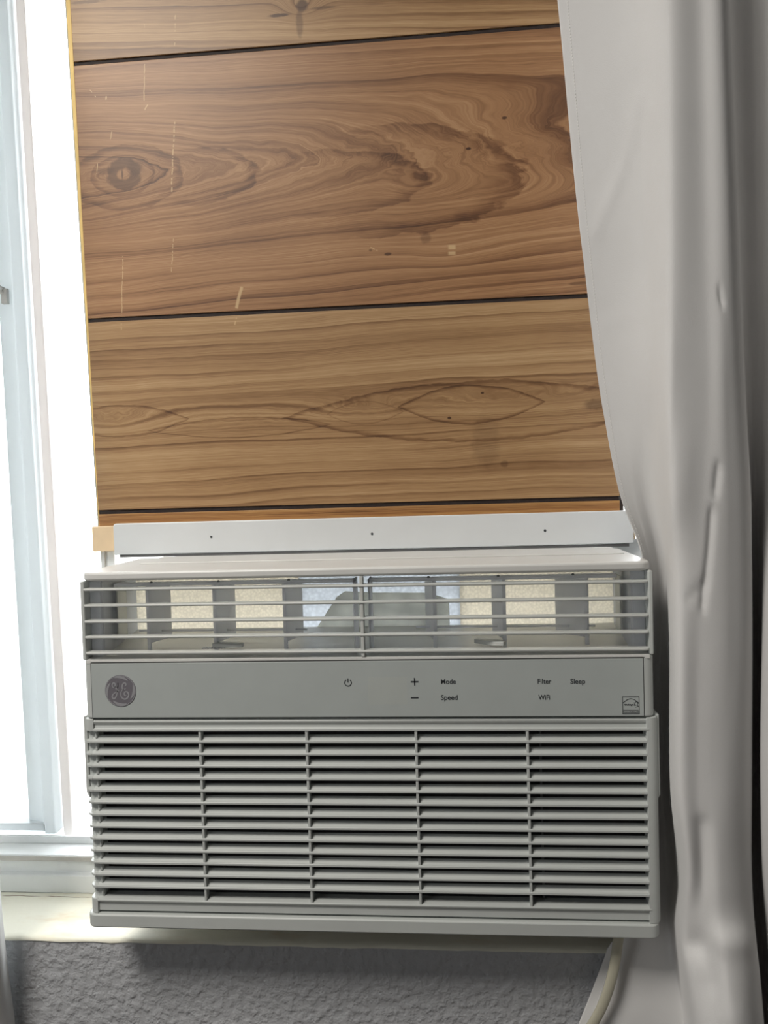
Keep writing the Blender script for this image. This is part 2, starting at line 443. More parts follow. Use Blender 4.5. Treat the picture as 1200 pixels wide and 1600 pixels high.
brn_st = [(0.1, (0.0882, 0.0374, 0.0171)), (0.38, (0.2184, 0.1062, 0.0486)), (0.62, (0.3528, 0.187, 0.0882)), (0.9, (0.504, 0.306, 0.162))]
red_st = [(0.2, (0.084, 0.034, 0.0144)), (0.42, (0.3024, 0.1445, 0.054)), (0.65, (0.4704, 0.2635, 0.099)), (0.9, (0.588, 0.374, 0.171))]
kx2, kz2 = L(193, 272)
ex3, ez3 = L(760, 636)
def field2(x, z):
    dz = z - kz2 + (x - kx2) * -0.012
    al = eexp((dz / 0.045) ** 2 * -1.0) * 0.13 + 0.03
    wv = (noise(vec(x * 9, 4.0, z * 18), 1.0, 2) - 0.5) * 0.014 * eexp((dz / 0.06) ** 2 * -1.0)
    return esqrt(dz * dz + 0.00012) + (x - kx2) * al + wv
def zig2(x, z):
    near = eexp(((z - kz2 - 0.001) / 0.022) ** 2 * -1.0)
    return near * (noise(vec(x * 60, 7.0, z * 110), 1.0, 2) - 0.5) * 0.007
def field1(x, z): return z + x * 0.06
def field3(x, z): return z - ez3 + x * -0.02
def zig3(x, z):
    near = eexp(((z - ez3 + 0.002) / 0.016) ** 2 * -1.0)
    return near * (noise(vec(x * 50, 3.0, z * 130), 1.0, 2) - 0.5) * 0.006
def field4(x, z): return z
S2 = [((226, 98), (225, 158), 0.0006, 0.30), ((273, 190), (268, 300), 0.0009, 0.20), ((271, 372), (268, 425), 0.0006, 0.18), ((192, 400), (190, 492), 0.0005, 0.24),
      ((378, 448), (369, 482), 0.0022, 0.34), ((706, 376), (706, 400), 0.0050, 0.16), ((140, 140), (150, 152), 0.0006, 0.15), ((231, 163), (226, 172), 0.0008, 0.3),
      ((175, 205), (172, 218), 0.0005, 0.3), ((574, 383), (590, 392), 0.0006, 0.2), ((166, 150), (165, 156), 0.0010, 0.3), ((152, 255), (151, 272), 0.0006, 0.25)]
S1 = [((274, 20), (273, 74), 0.0006, 0.12), ((226, 10), (225, 75), 0.0005, 0.06)]
S3 = [((190, 505), (189, 516), 0.0006, 0.2), ((369, 496), (367, 510), 0.0008, 0.2)]
wm = {
 1: wood('tan_grain_top', 1, field1, tan_st, 0.011, knots=[(470, 12, 0.016, 0.02, 0.012)], segs=S1, contrast=0.9),
 2: wood('brown_cathedral_grain', 2, field2, brn_st, 0.0135, knots=[(193, 272, -0.014, 0.03, 0.014), (665, 285, -0.010, 0.045, 0.022), (800, 280, -0.008, 0.05, 0.03), (705, 395, -0.008, 0.05, 0.018)], segs=S2, zig=zig2, ovals=[(196, 278, 92, 50, 0, 0.20), (192, 274, 52, 32, 0, 0.18), (300, 276, 105, 44, 1, 0.25), (500, 288, 168, 50, 1, 0.24), (590, 284, 220, 84, 1, 0.26)]),
 3: wood('tan_straight_grain', 3, field3, tan_st, 0.0125, knots=[(765, 632, 0.018, 0.085, 0.0155), (560, 640, 0.014, 0.055, 0.013), (175, 662, 0.016, 0.05, 0.014), (920, 620, 0.012, 0.06, 0.014)], segs=S3, zig=zig3, contrast=0.85, ovals=[(735, 632, 112, 30, 2, 0.30), (745, 642, 300, 46, 2, 0.26), (190, 658, 110, 26, 2, 0.26), (570, 645, 60, 18, 2, 0.14), (375, 668, 150, 16, 2, 0.22)]),
 4: wood('orange_grain', 4, field4, red_st, 0.012)}
spans = [(1, G[2] + gw, TOPZ), (2, G[1] + gw, G[2] - gw), (3, G[0] + gw, G[1] - gw), (4, 0.0, G[0] - gw)]
for k, za, zb in spans:
    bm = bmesh.new()
    prism(bm, [(panel_left(za), za), (PX1, za), (PX1, zb), (panel_left(zb), zb)], 0.0, 0.0035, 'y')
    pl = obj('plank', bm, wm[k], panel, 0.0005)
    if k == 4: pl['label'] = 'narrow orange-brown plank showing just above the white strip'
    if k == 2: pl['label'] = 'wide brown plank with a round knot at its left end'
bm = bmesh.new()
prism(bm, [(panel_left(0) + 0.0003, 0.0), (PX1 - 0.0003, 0.0), (PX1 - 0.0003, TOPZ), (panel_left(TOPZ) + 0.0003, TOPZ)], 0.0016, 0.0060, 'y')
obj('grooved_backing', bm, M['groove'], panel)
bm = bmesh.new()
prism(bm, [(-0.2891, 0.0), (-0.2883, 0.0), (panel_left(TOPZ) - 0.0001, TOPZ), (-0.3038, TOPZ)], 0.0005, 0.0055, 'y')
obj('bare_edge', bm, M['edge_wood'], panel, 0.0005, label='thin yellow bare wood edge')
bm = bmesh.new()
prism(bm, [(-0.2906, 0.0), (-0.2892, 0.0), (-0.3039, TOPZ), (-0.3052, TOPZ)], 0.001, 0.0065, 'y')
obj('edge_seal', bm, M['frame_grey'], panel, 0.0003)
obj('gap_shade_strip', B((PX1 + 0.0003, PX1 + 0.0035, 0.0005, 0.006, 0.0, TOPZ)), M['groove'], panel)  # dark strip painting the shaded gap at the panel's right edge

# batten of bare wood under the panel, its ends peeping out either side of the white strip
bm = B((-0.2935, 0.2575, 0.0, 0.018, 0.0, 0.0262))
bat = obj('wood_batten', bm, M['bare_wood'], None, 0.0012)
bat.location = (0, 0.1425, Z0 + 0.3152)
bat['label'] = 'pale wooden batten ending in a tan block left of the white strip'; bat['category'] = 'batten'
post = root('white_spacer', (-0.2815, 0.152, Z0 - 0.001), 'thin white vertical spacer below the tan batten end, behind the air conditioner', 'spacer')
obj('upright', B((-0.0080, 0.0072, 0.0, 0.006, 0.0, 0.3160)), M['frame'], post, 0.0008)
obj('bead', B((-0.0035, -0.0020, -0.002, 0.0, 0.0, 0.3160)), M['frame_grey'], post, 0.0005)

# white strip screwed along the top
strip = root('white_strip', (0, 0.136, Z0 + 0.3118), 'long white plastic strip with three small screw holes above the air conditioner', 'strip')
def rr(x0, x1, z0, z1, r, n=5, corners=(1,1,1,1)):
    P = []
    for (cx, cz, a0, on) in ((x0, z0, math.pi, corners[0]), (x1, z0, 1.5*math.pi, corners[1]), (x1, z1, 0, corners[2]), (x0, z1, 0.5*math.pi, corners[3])):
        if not on: P.append((cx, cz)); continue
        ox = cx + (r if cx == x0 else -r); oz = cz + (r if cz == z0 else -r)
        P += [(ox + r*math.cos(a0 + i*math.pi/2/n), oz + r*math.sin(a0 + i*math.pi/2/n)) for i in range(n+1)]
    return P
bm = bmesh.new()
prism(bm, rr(-0.2675, 0.2545, 0.0, 0.0322, 0.003, corners=(0,0,1,1)), 0.0, 0.0055, 'y')
obj('flange', bm, M['strip'], strip, 0.0010)
obj('shade_line', B((-0.262, 0.25, 0.001, 0.004, -0.0028, 0.0)), M['gap'], strip)  # dark bar painting the shade in the gap under the strip
for hx, hz in ((-0.1646, 0.0162), (-0.0004, 0.0155), (0.1697, 0.0146)):
    bm = bmesh.new()
    bmesh.ops.create_cone(bm, cap_ends=True, segments=14, radius1=0.0014, radius2=0.0012, depth=0.0008, matrix=Matrix.Translation((hx, -0.0001, hz)) @ Matrix.Rotation(math.pi/2, 4, 'X'))
    obj('screw_hole', bm, M['print'], strip)

# ------------------------------------------------------------------ air conditioner
AC = root('air_conditioner', (0, 0, Z0), 'white window air conditioner with open louvers, control strip and front grille', 'air conditioner')
def part(name, bm, mat, bevel=0.0, parent=None, **k): return obj(name, bm, M[mat], parent or AC, bevel, **k)
# top cover
bm = bmesh.new(); prism(bm, front_round(-0.239, 0.239, 0.0, 0.132, 0.012), 0.3005, 0.3082, 'z')
part('top_cover', bm, 'plastic_lit', 0.0022, seg=3)
bm = bmesh.new(); prism(bm, front_round(-0.214, 0.232, 0.066, 0.132, 0.006), 0.3080, 0.3094, 'z')
part('top_step', bm, 'plastic_lit', 0.0009)
# side cheeks of the outlet
for s in (-1, 1):
    part('side_cheek', B(tuple(sorted((s*0.2396, s*0.2360))) + (0.0015, 0.13, 0.2325, 0.3005)), 'plastic', 0.001)
    part('outlet_side', B(tuple(sorted((s*0.2352, s*0.2255))) + (0.0105, 0.012, 0.2345, 0.2995), tuple(sorted((s*0.2262, s*0.2240))) + (0.012, 0.085, 0.2345, 0.2995)), 'vane', 0.0006)
    part('side_fin', B(tuple(sorted((s*0.2205, s*0.2190))) + (0.03, 0.05, 0.245, 0.293)), 'louver', 0.0004)
# louvers: rounded bars wrapping the corners
for zc in (0.2925, 0.2787, 0.2650, 0.2515, 0.2378):
    bm = bmesh.new()
    prism(bm, front_round(-0.2372, 0.2364, -0.0005, 0.0085, 0.0045), -0.0011, 0.0011, 'z')
    o = part('louver', bm, 'louver', 0.0007)
    o.location.z = zc; o.rotation_euler.y = math.radians(0.18)
    
part('center_bar', B((0.0020, 0.0050, 0.0002, 0.0080, 0.2330, 0.3004)), 'louver', 0.0006)
for zc in (0.3005,): pass
# rounded lower ledge of the outlet
bm = bmesh.new(); prism(bm, [(0.0, 0.2320), (0.0, 0.2326), (0.012, 0.2338), (0.085, 0.2440), (0.085, 0.2300), (0.0, 0.2300)], -0.2358, 0.2358, 'x')
part('outlet_floor', bm, 'plastic_lit', 0.0)
# two vane carriers left and right, with vertical vanes
for (xa, xb, vx, lev, rodx, first) in ((-0.2130, -0.0030, (-0.1800, -0.1207, -0.0595), -0.1207, (-0.2000, -0.0486), True), (0.0080, 0.2130, (0.0592, 0.1170, 0.1780), 0.1170, (0.0465, 0.1982), False)):
    fr = part('vane_frame', B((xa, xb, 0.010, 0.022, 0.2942, 0.2968), (xa, xb, 0.010, 0.016, 0.2352, 0.2368), (xb - 0.0018 if first else xa, xb if first else xa + 0.0018, 0.010, 0.030, 0.2352, 0.2968)), 'vane', 0.0005)
    for vv in vx:
        bm = bmesh.new(); bx(bm, -0.0007, 0.0007, -0.0150, 0.0150, 0.2440, 0.2945); bx(bm, -0.0016, 0.0016, -0.0165, -0.0140, 0.2375, 0.2950)
        v = part('vane', bm, 'vane', 0.0004)
        v.location = (vv, 0.0290, 0); v.rotation_euler.z = math.radians(-18 if vv < 0 else 16) + (math.radians(34) if vv == 0.1780 else 0)
        bm = bmesh.new(); bmesh.ops.create_uvsphere(bm, u_segments=8, v_segments=6, radius=0.0013); 
        pn = part('pivot_pin', bm, 'print_mid'); pn.location = (vv, 0.0115, 0.2972)
    bm = bmesh.new(); tube(bm, [(rodx[0], 0.0300, 0.2524), (rodx[1], 0.0300, 0.2516)], 0.0010, n=8)
    part('link_rod', bm, 'vane', smooth='auto')
    bm = bmesh.new()
    prism(bm, [(-0.0105, -0.004), (0.0090, -0.008), (0.0165, -0.006), (0.0165, 0.000), (-0.0020, 0.004), (-0.0105, 0.003)], 0.2405, 0.2440, 'z')
    bx(bm, -0.004, 0.004, 0.0, 0.012, 0.2395, 0.2405)
    l = part('vane_lever', bm, 'louver', 0.0006); l.location = (lev + (0.003 if first else -0.010), 0.0150, 0)
    if not first: l.rotation_euler.z = math.radians(-24)
    if first:
        bm = bmesh.new()
        for k in range(9): bx(bm, -0.1370 + k*0.0024, -0.1358 + k*0.0024, 0.0105, 0.0135, 0.2392, 0.2404)
        part('lever_detent', bm, 'vane')
# back of the air duct: foam each side and a milky plate in the middle, lit by the daylight behind
part('foam_liner', B((-0.2255, -0.066, 0.085, 0.089, 0.236, 0.3000)), 'foam')
part('foam_liner', B((0.085, 0.2255, 0.085, 0.089, 0.236, 0.3000)), 'foam')
part('duct_plate', B((-0.066, 0.085, 0.086, 0.089, 0.236, 0.3000)), 'duct')
bm = bmesh.new(); prism(bm, [(-0.052, 0.240), (0.075, 0.240), (0.075, 0.268), (0.055, 0.2745), (0.005, 0.2755), (-0.022, 0.2770), (-0.030, 0.2720)], 0.0835, 0.0855, 'y')
part('duct_reflection', bm, 'reflection', 0.0006)  # added plate whose colour stands in for a reflection in the duct
# control strip
bm = bmesh.new(); prism(bm, front_round(-0.2396, 0.2396, 0.0, 0.03, 0.008), 0.1822, 0.2322, 'z')
body = part('control_housing', bm, 'plastic', 0.0012)
part('panel_seam', B((-0.2322, 0.2310, -0.0001, 0.002, 0.1826, 0.2304)), 'gap')
cp = part('control_panel', B((-0.2316, 0.2304, -0.0006, 0.002, 0.1830, 0.2299)), 'plastic_panel', 0.0003)
YF = -0.00075; YB = -0.0004
def text(name, s, xa, xb, zc, hgt):
    cu = bpy.data.curves.new(name, 'FONT'); cu.body = s; cu.size = 1.0; cu.offset = 0.018
    to = bpy.data.objects.new(name, cu); COL.objects.link(to)
    dg = bpy.context.evaluated_depsgraph_get(); dg.update()
    me = bpy.data.meshes.new_from_object(to.evaluated_get(dg))
    bpy.data.objects.remove(to); bpy.data.curves.remove(cu)
    xs = [v.co.x for v in me.vertices]; ys = [v.co.y for v in me.vertices]
    sx = (xb - xa) / (max(xs) - min(xs)); base = 0.0
    cap = 0.73
    sz = hgt / cap; x0 = min(xs)
    for v in me.vertices: v.co = (xa + (v.co.x - x0)*sx, YF, zc - hgt/2 + v.co.y*sz)
    o = bpy.data.objects.new(name, me); COL.objects.link(o); me.materials.clear(); me.materials.append(M['print']); o.parent = cp
    return o
text('printed_word', 'Mode', 0.0675, 0.0797, 0.2125, 0.0042)
text('printed_word', 'Speed', 0.0671, 0.0809, 0.1992, 0.0042)
text('printed_word', 'Filter', 0.1462, 0.1572, 0.2121, 0.0042)
text('printed_word', 'WiFi', 0.1464, 0.1558, 0.1989, 0.0042)
text('printed_word', 'Sleep', 0.1724, 0.1842, 0.2119, 0.0042)
bm = bmesh.new(); bx(bm, 0.0426, 0.0489, YF, YB, 0.2117, 0.2129); bx(bm, 0.0452, 0.0464, YF, YB, 0.2091, 0.2155); part('plus_mark', bm, 'print', parent=cp)
bm = bmesh.new(); bx(bm, 0.0423, 0.0486, YF, YB, 0.1984, 0.1996); part('minus_mark', bm, 'print', parent=cp)
bm = bmesh.new()
ribbon(bm, [(-0.0097 + 0.0028*math.sin(a), 0.2119 + 0.0028*math.cos(a)) for a in [0.6 + i*(2*math.pi - 1.2)/24 for i in range(25)]], 0.0008, YF, YB)
ribbon(bm, [(-0.0097, 0.2121), (-0.0097, 0.2155)], 0.0008, YF, YB)
part('power_mark', bm, 'print', parent=cp)
# faint display window
part('display_window', B((0.0068, 0.0395, -0.00065, -0.0004, 0.1935, 0.2165)), 'display', parent=cp)
# round monogram badge
cx, cz, R = -0.2060, 0.2064, 0.0137
bm = bmesh.new()
bmesh.ops.create_cone(bm, cap_ends=True, segments=48, radius1=R, radius2=R, depth=0.0004, matrix=Matrix.Translation((cx, -0.0007, cz)) @ Matrix.Rotation(math.pi/2, 4, 'X'))
badge = part('round_badge', bm, 'logo_dark', parent=cp, label='round dark grey monogram badge')
bm = bmesh.new(); y0, y1 = -0.00105, -0.0008
def lp(pts): return [(cx + (a - 272)/130*R, cz - (b - 212)/130*R) for a, b in pts]
def stroke(pts, wd):
    c = crom([(*q,) for q in [Vector((a, b)) for a, b in lp(pts)]], 7)
    n = len(c)
    ribbon(bm, [(v.x, v.y) for v in c], [wd*(0.55 + 0.45*math.sin(math.pi*i/(n-1))) for i in range(n)], y0, y1)
stroke([(236,172),(222,186),(208,178),(206,160),(218,146),(230,158),(228,180),(240,196),(252,178),(252,146)], 0.0011)
stroke([(252,146),(250,190),(244,228),(232,262),(214,276),(202,262),(210,240),(236,222),(262,208)], 0.0013)
stroke([(318,172),(322,158),(312,148),(298,154),(288,174),(290,196),(304,200),(318,194)], 0.0012)
stroke([(304,200),(284,210),(274,236),(280,264),(302,280),(326,272),(340,248),(332,224),(314,220),(302,234),(308,250),(320,248)], 0.0013)
for k in range(4):
    a0 = math.radians(90*k + 52)
    pts = []; wds = []
    for i in range(15):
        t = i/14; a = a0 + t*math.radians(62)
        r = R*(0.80 + 0.10*t); pts.append((cx + r*math.cos(a), cz + r*math.sin(a))); wds.append(0.0005 + 0.0016*math.sin(math.pi*t)**0.8)
    ribbon(bm, pts, wds, y0, y1)
ribbon(bm, [(cx + R*0.955*math.cos(i*math.pi/32), cz + R*0.955*math.sin(i*math.pi/32)) for i in range(65)], 0.0005, y0, y1)
part('monogram', bm, 'logo_light', parent=badge) if False else obj('monogram', bm, M['logo_light'], cp, label='light script letters of the round badge')
# efficiency mark
bm = bmesh.new(); ex0, ex1, ez0, ez1 = 0.2133, 0.2268, 0.1846, 0.1990; t = 0.0005
for b in ((ex0, ex1, ez1 - t, ez1), (ex0, ex1, ez0, ez0 + t), (ex0, ex0 + t, ez0, ez1), (ex1 - t, ex1, ez0, ez1)): bx(bm, b[0], b[1], YF, YB, b[2], b[3])
ribbon(bm, [(ex0 + 0.0006 + (ex1 - ex0 - 0.0012)*i/16, 0.1938 + 0.0034*math.sin(math.pi*i/16)) for i in range(17)], 0.0005, YF, YB)
sq = [(0.2148,0.1920),(0.2156,0.1928),(0.2160,0.1918),(0.2168,0.1927),(0.2176,0.1918),(0.2184,0.1928),(0.2192,0.1918),(0.2200,0.1927),(0.2206,0.1914),(0.2212,0.1926),(0.2222,0.1921),(0.2234,0.1926)]
ribbon(bm, [(v.x, v.y) for v in crom(sq, 5)], 0.0006, YF, YB)
star = []
for i in range(10):
    a = math.pi/2 + i*math.pi/5; r = 0.0022 if i % 2 == 0 else 0.0010
    star.append((0.2243 + r*math.cos(a), 0.1932 + r*math.sin(a)))
ribbon(bm, star + star[:1], 0.0004, YF, YB)
ribbon(bm, [(0.2235, 0.1902), (0.2262, 0.1912)], 0.0004, YF, YB)
part('efficiency_mark', bm, 'print', parent=cp)
part('efficiency_band', B((ex0 + 0.0008, ex1 - 0.0008, YF, YB, ez0 + 0.0008, ez0 + 0.0036)), 'print_mid', parent=cp)
small_text = text('printed_word', 'ENERGY STAR', ex0 + 0.0014, ex1 - 0.0014, ez0 + 0.0022, 0.0014)
small_text.location.y = -0.0002
small_text.data.materials[0] = M['plastic_panel']

# front grille: frame rails, stile, slats, ribs
gr = bpy.data.objects.new('front_grille', None); COL.objects.link(gr); gr.parent = AC
def gpart(name, bm, mat, bevel=0.0, **k): return obj(name, bm, M[mat], gr, bevel, **k)
bm = bmesh.new()
prism(bm, [(0.028, 0.1815), (0.003, 0.1815), (0.0005, 0.1798), (0.0008, 0.1780), (0.0022, 0.1760), (0.0018, 0.1735), (0.0, 0.1728), (0.0, 0.1707), (0.006, 0.1707), (0.028, 0.172)], -0.2325, 0.2345, 'x')
gpart('top_rail', bm, 'plastic', 0.0005)
bm = bmesh.new()
prism(bm, [(0.028, 0.0245), (0.006, 0.0252), (0.0, 0.0240), (0.0, 0.0225), (0.0022, 0.0205), (0.0020, 0.0135), (0.028, 0.0120)], -0.2350, 0.2345, 'x')
gpart('lower_rail', bm, 'plastic', 0.0005)
# right stile rounded round the corner; left stile set back behind the slat ends
bm = bmesh.new(); prism(bm, front_round(0.2322, 0.2420, 0.0002, 0.028, 0.0075, left=False), 0.0118, 0.1815, 'z')
gpart('stile', bm, 'plastic', 0.0005)
bm = bmesh.new(); prism(bm, front_round(-0.2412, -0.2300, 0.0050, 0.028, 0.006, right=False), 0.0118, 0.1712, 'z')
gpart('stile', bm, 'plastic', 0.0005)
bm = bmesh.new(); prism(bm, front_round(-0.2415, -0.2320, 0.0004, 0.028, 0.0075, right=False), 0.1710, 0.1815, 'z'); gpart('corner', bm, 'plastic', 0.0004)
bm = bmesh.new(); prism(bm, front_round(-0.2425, -0.2345, 0.0004, 0.028, 0.0075, right=False), 0.0118, 0.0245, 'z')
gpart('corner', bm, 'plastic', 0.0004)
pitch = (0.1693 - 0.0322) / 13
smesh = None
for k in range(14):
    gz = 0.1693 - pitch * k                    # height of the gap
    if k < 13:
        zl = gz - pitch + 0.0030                # centre of the lip below it
        if smesh is None:
            bm = bmesh.new()
            # sloping blade
            prism(bm, [(0.0004, -0.0012), (0.0, -0.0007), (0.0, 0.0007), (0.0004, 0.0012), (0.0012, 0.0012), (0.0018, 0.0007), (0.0030, 0.0013), (0.0066, 0.0046), (0.0069, 0.0037), (0.0045, -0.0006), (0.0018, -0.0011)], -0.2345, 0.2326, 'x')
            # lip curling round the left corner
            prism(bm, front_round(-0.2413, -0.2345, 0.0, 0.0200, 0.0065, right=False), -0.0011, 0.0009, 'z')
            sl = gpart('slat', bm, 'plastic', 0.0004); smesh = sl.data
        else:
            sl = sl.copy(); COL.objects.link(sl)
        sl.location.z = zl
    # little round pin behind the left end
    if k == 0:
        bm = bmesh.new(); tube(bm, [(-0.2313, 0.0040, -0.0040), (-0.2313, 0.0040, 0.0040)], 0.0012, n=8)
        pin = gpart('end_pin', bm, 'plastic', smooth='auto')
    else:
        pin = pin.copy(); COL.objects.link(pin)
    pin.location.z = gz - 0.0006
for k, (xt, xb) in enumerate(((-0.1386, -0.1386), (-0.0466, -0.0466), (0.0455, 0.0455), (0.1371, 0.1371))):
    bm = B((xt - 0.0011, xt + 0.0011, 0.0006, 0.0080, 0.0235, 0.1712)); gpart('rib', bm, 'plastic', 0.0004)
gpart('inner_rib', B((0.1474, 0.1492, 0.0105, 0.0130, 0.022, 0.172)), 'gap')
gpart('filter_tab', B((-0.2300, -0.2180, 0.0088, 0.0100, 0.1158, 0.1206)), 'plastic', 0.0003)
gpart('filter_tab', B((0.1390, 0.1520, 0.0088, 0.0100, 0.1158, 0.1200)), 'vane', 0.0003)
part('air_filter', B((-0.2295, 0.2322, 0.0140, 0.0200, 0.0200, 0.1760)), 'dark')
for s, nm in ((-1, 'left'), (1, 'right')):
    bm = bmesh.new()
    xs = (0.2436, 0.2406)
    prism(bm, [(s*xs[1], 0.183), (s*xs[0], 0.1825), (s*xs[0], 0.1160), (s*xs[1], 0.1105)], 0.006, 0.026, 'y')
    part('side_latch', bm, 'plastic', 0.0006)
# base trim below the grille
bm = bmesh.new(); prism(bm, front_round(-0.2446, 0.2406, -0.0015, 0.030, 0.0085), 0.0, 0.0116, 'z')
part('base_trim', bm, 'plastic', 0.0012)
# inner case and the outdoor half
part('inner_case', B((-0.2355, 0.2355, 0.022, 0.1495, 0.002, 0.2290)), 'metal')
part('outdoor_case', B((-0.232, 0.232, 0.150, 0.46, 0.002, 0.2285), (-0.232, -0.229, 0.150, 0.46, 0.2285, 0.303), (0.229, 0.232, 0.150, 0.46, 0.2285, 0.303), (-0.232, 0.232, 0.090, 0.175, 0.3015, 0.304)), 'metal')
bm = bmesh.new()
for k in range(5): bx(bm, -0.229, 0.229, 0.452, 0.458, 0.2400 + k*0.0145, 0.2420 + k*0.0145)
for k in range(6): bx(bm, -0.229, 0.229, 0.21 + k*0.045, 0.218 + k*0.045, 0.3000, 0.3030)  # unseen top opened into slats to let daylight onto the duct back
part('outdoor_grille', bm, 'metal')
# power cord hanging from under the right end
cpts = crom([Vector(q) for q in ((0.214, 0.060, 0.006), (0.2125, 0.0240, 0.0005), (0.2098, 0.0200, -0.0160), (0.2055, 0.0195, -0.0400), (0.1985, 0.0195, -0.0640), (0.1880, 0.0200, -0.0860), (0.1740, 0.0210, -0.1080), (0.158, 0.0230, -0.150), (0.150, 0.026, -0.25), (0.150, 0.03, -0.50))], 8)
bm = bmesh.new(); tube(bm, cpts, 0.0044, 0.0026, n=14)
part('power_cord', bm, 'cord', smooth=True, label='flat cream power cord hanging from the right end')

# ------------------------------------------------------------------ curtains
def cr1(xs, ts, q):
    """monotone-ish cubic interpolation of columns: xs knots, ts values (n,d), q query"""
    xs = np.asarray(xs, float); ts = np.asarray(ts, float); q = np.asarray(q, float)
    h = np.diff(xs)[:, None]; d = np.diff(ts, axis=0) / h
    mm = np.zeros_like(ts); mm[1:-1] = (d[:-1]*h[1:] + d[1:]*h[:-1]) / (h[1:] + h[:-1]); mm[0] = d[0]; mm[-1] = d[-1]
    sign = (d[:-1]*d[1:]) <= 0
    mm[1:-1][sign] *= 0.35
    i = np.clip(np.searchsorted(xs, q) - 1, 0, len(xs) - 2)
    t = ((q - xs[i]) / np.diff(xs)[i])[:, None]; hh = h[i]
    return ((2*t**3 - 3*t**2 + 1)*ts[i] + (t**3 - 2*t**2 + t)*hh*mm[i] + (-2*t**3 + 3*t**2)*ts[i+1] + (t**3 - t**2)*hh*mm[i+1])
rows = [
 (-420, [(826,.030),(905,.020),(980,.004),(1042,-.018),(1086,-.012),(1108,-.014),(1118,.000),(1122,.040),(1170,.041),(1196,.035),(1280,-.02)]),
 (0,    [(871,.030),(930,.020),(992,.004),(1050,-.020),(1094,-.0165),(1120,-.0185),(1138,.002),(1142,.041),(1180,.042),(1205,.035),(1280,-.02)]),
 (400,  [(911,.030),(955,.021),(1007,.004),(1052,-.024),(1102,-.0205),(1130,-.0215),(1154,.000),(1157,.041),(1185,.042),(1206,.035),(1280,-.02)]),
 (650,  [(944,.035),(978,.027),(1016,.008),(1050,-.027),(1104,-.0245),(1135,-.0235),(1164,-.002),(1167,.041),(1188,.042),(1204,.030),(1280,-.03)]),
 (780,  [(971,.040),(992,.042),(1020,.034),(1047,-.026),(1101,-.028),(1140,-.0255),(1171,-.003),(1174,.041),(1190,.042),(1202,.020),(1280,-.03)]),
 (870,  [(1004,.050),(1014,.062),(1034,.060),(1048,-.018),(1098,-.030),(1140,-.027),(1173,-.004),(1176,.041),(1190,.040),(1199,.000),(1280,-.035)]),
 (1000, [(1004,.075),(1020,.085),(1042,.0750),(1052,-.022),(1095,-.032),(1140,-.029),(1174,-.004),(1177,.041),(1189,.040),(1196,-.015),(1280,-.04)]),
 (1230, [(1004,.075),(1022,.085),(1044,.0750),(1053,-.023),(1092,-.034),(1128,-.034),(1173,-.006),(1176,.041),(1188,.040),(1193,-.020),(1280,-.045)]),
 (1380, [(1003,.0600),(1024,.065),(1055,.0550),(1069,-.022),(1098,-.031),(1124,-.036),(1173,-.010),(1177,.041),(1190,.040),(1198,-.015),(1280,-.045)]),
 (1445, [(990,.0440),(1018,.040),(1050,.0380),(1064,-.014),(1094,-.029),(1127,-.038),(1177,-.014),(1181,.041),(1194,.040),(1204,-.01),(1280,-.045)]),
 (1475, [(953,.0400),(1004,.037),(1053,.0360),(1065,-.015),(1098,-.027),(1130,-.045),(1180,-.020),(1184,.041),(1196,.040),(1207,-.01),(1280,-.045)]),
 (1500, [(943,.0380),(990,.034),(1056,.0340),(1068,-.020),(1104,-.034),(1134,-.046),(1183,-.020),(1187,.041),(1199,.040),(1210,-.01),(1280,-.045)]),
 (1550, [(924,.0365),(981,.031),(1063,.0320),(1076,-.025),(1113,-.042),(1143,-.051),(1187,-.021),(1191,.040),(1203,.040),(1214,-.01),(1280,-.045)]),
 (1600, [(904,.0350),(972,.028),(1070,.0300),(1084,-.030),(1122,-.050),(1152,-.056),(1191,-.022),(1195,.040),(1207,.040),(1218,-.01),(1280,-.045)]),
 (1850, [(840,.0350),(930,.025),(1065,.0280),(1100,-.035),(1130,-.050),(1165,-.055),(1205,-.025),(1209,.040),(1220,.040),(1230,-.01),(1290,-.045)])]
us = np.array([0, .10, .24, .36, .48, .56, .66, .72, .80, .87, 1.0])
vs_ = np.array([r[0] for r in rows], float)
P = np.array([[list(at(a, r[0], Y)) for a, Y in r[1]] for r in rows])      # rows x cols x 3
NU, NV = 230, 230
uq = np.linspace(0, 1, NU); vq = np.linspace(vs_[0], vs_[-1], NV)
tmp = np.stack([cr1(us, P[i], uq) for i in range(len(rows))])             # rows x NU x 3
S = np.stack([cr1(vs_, tmp[:, j], vq) for j in range(NU)], axis=1)        # NV x NU x 3
def smooth(S, n):
    for _ in range(n):
        T = S.copy(); T[:, 1:-1] = (S[:, :-2] + 2*S[:, 1:-1] + S[:, 2:]) / 4; S = T
    return S
S = smooth(S, 3)
# soft creases pressed into the cloth: (px, py) polyline -> valley, in the (u,v) of the sheet
ui = np.array([[np.interp(0, [0], [0])]])
def crease(pts, wid, dep):
    global S
    G_ = np.array([[at(a, b, -0.02)[0], at(a, b, -0.02)[2]] for a, b in pts])
    X = S[..., 0]; Zc = S[..., 2]; best = np.full(X.shape, 9.0)
    cx_, cz_ = CAM.x, CAM.z
    kf = (-0.02 - CAM.y) / (S[..., 1] - CAM.y)
    Xp = cx_ + (X - cx_)*kf; Zp = cz_ + (Zc - cz_)*kf
    for (a, b) in zip(G_, G_[1:]):
        d = b - a; L2 = (d**2).sum(); t = np.clip(((Xp - a[0])*d[0] + (Zp - a[1])*d[1])/L2, 0, 1)
        best = np.minimum(best, np.hypot(Xp - a[0] - t*d[0], Zp - a[1] - t*d[1]))
    S[..., 1] += dep*np.exp(-(best/wid)**2) * (S[..., 1] < 0.03)
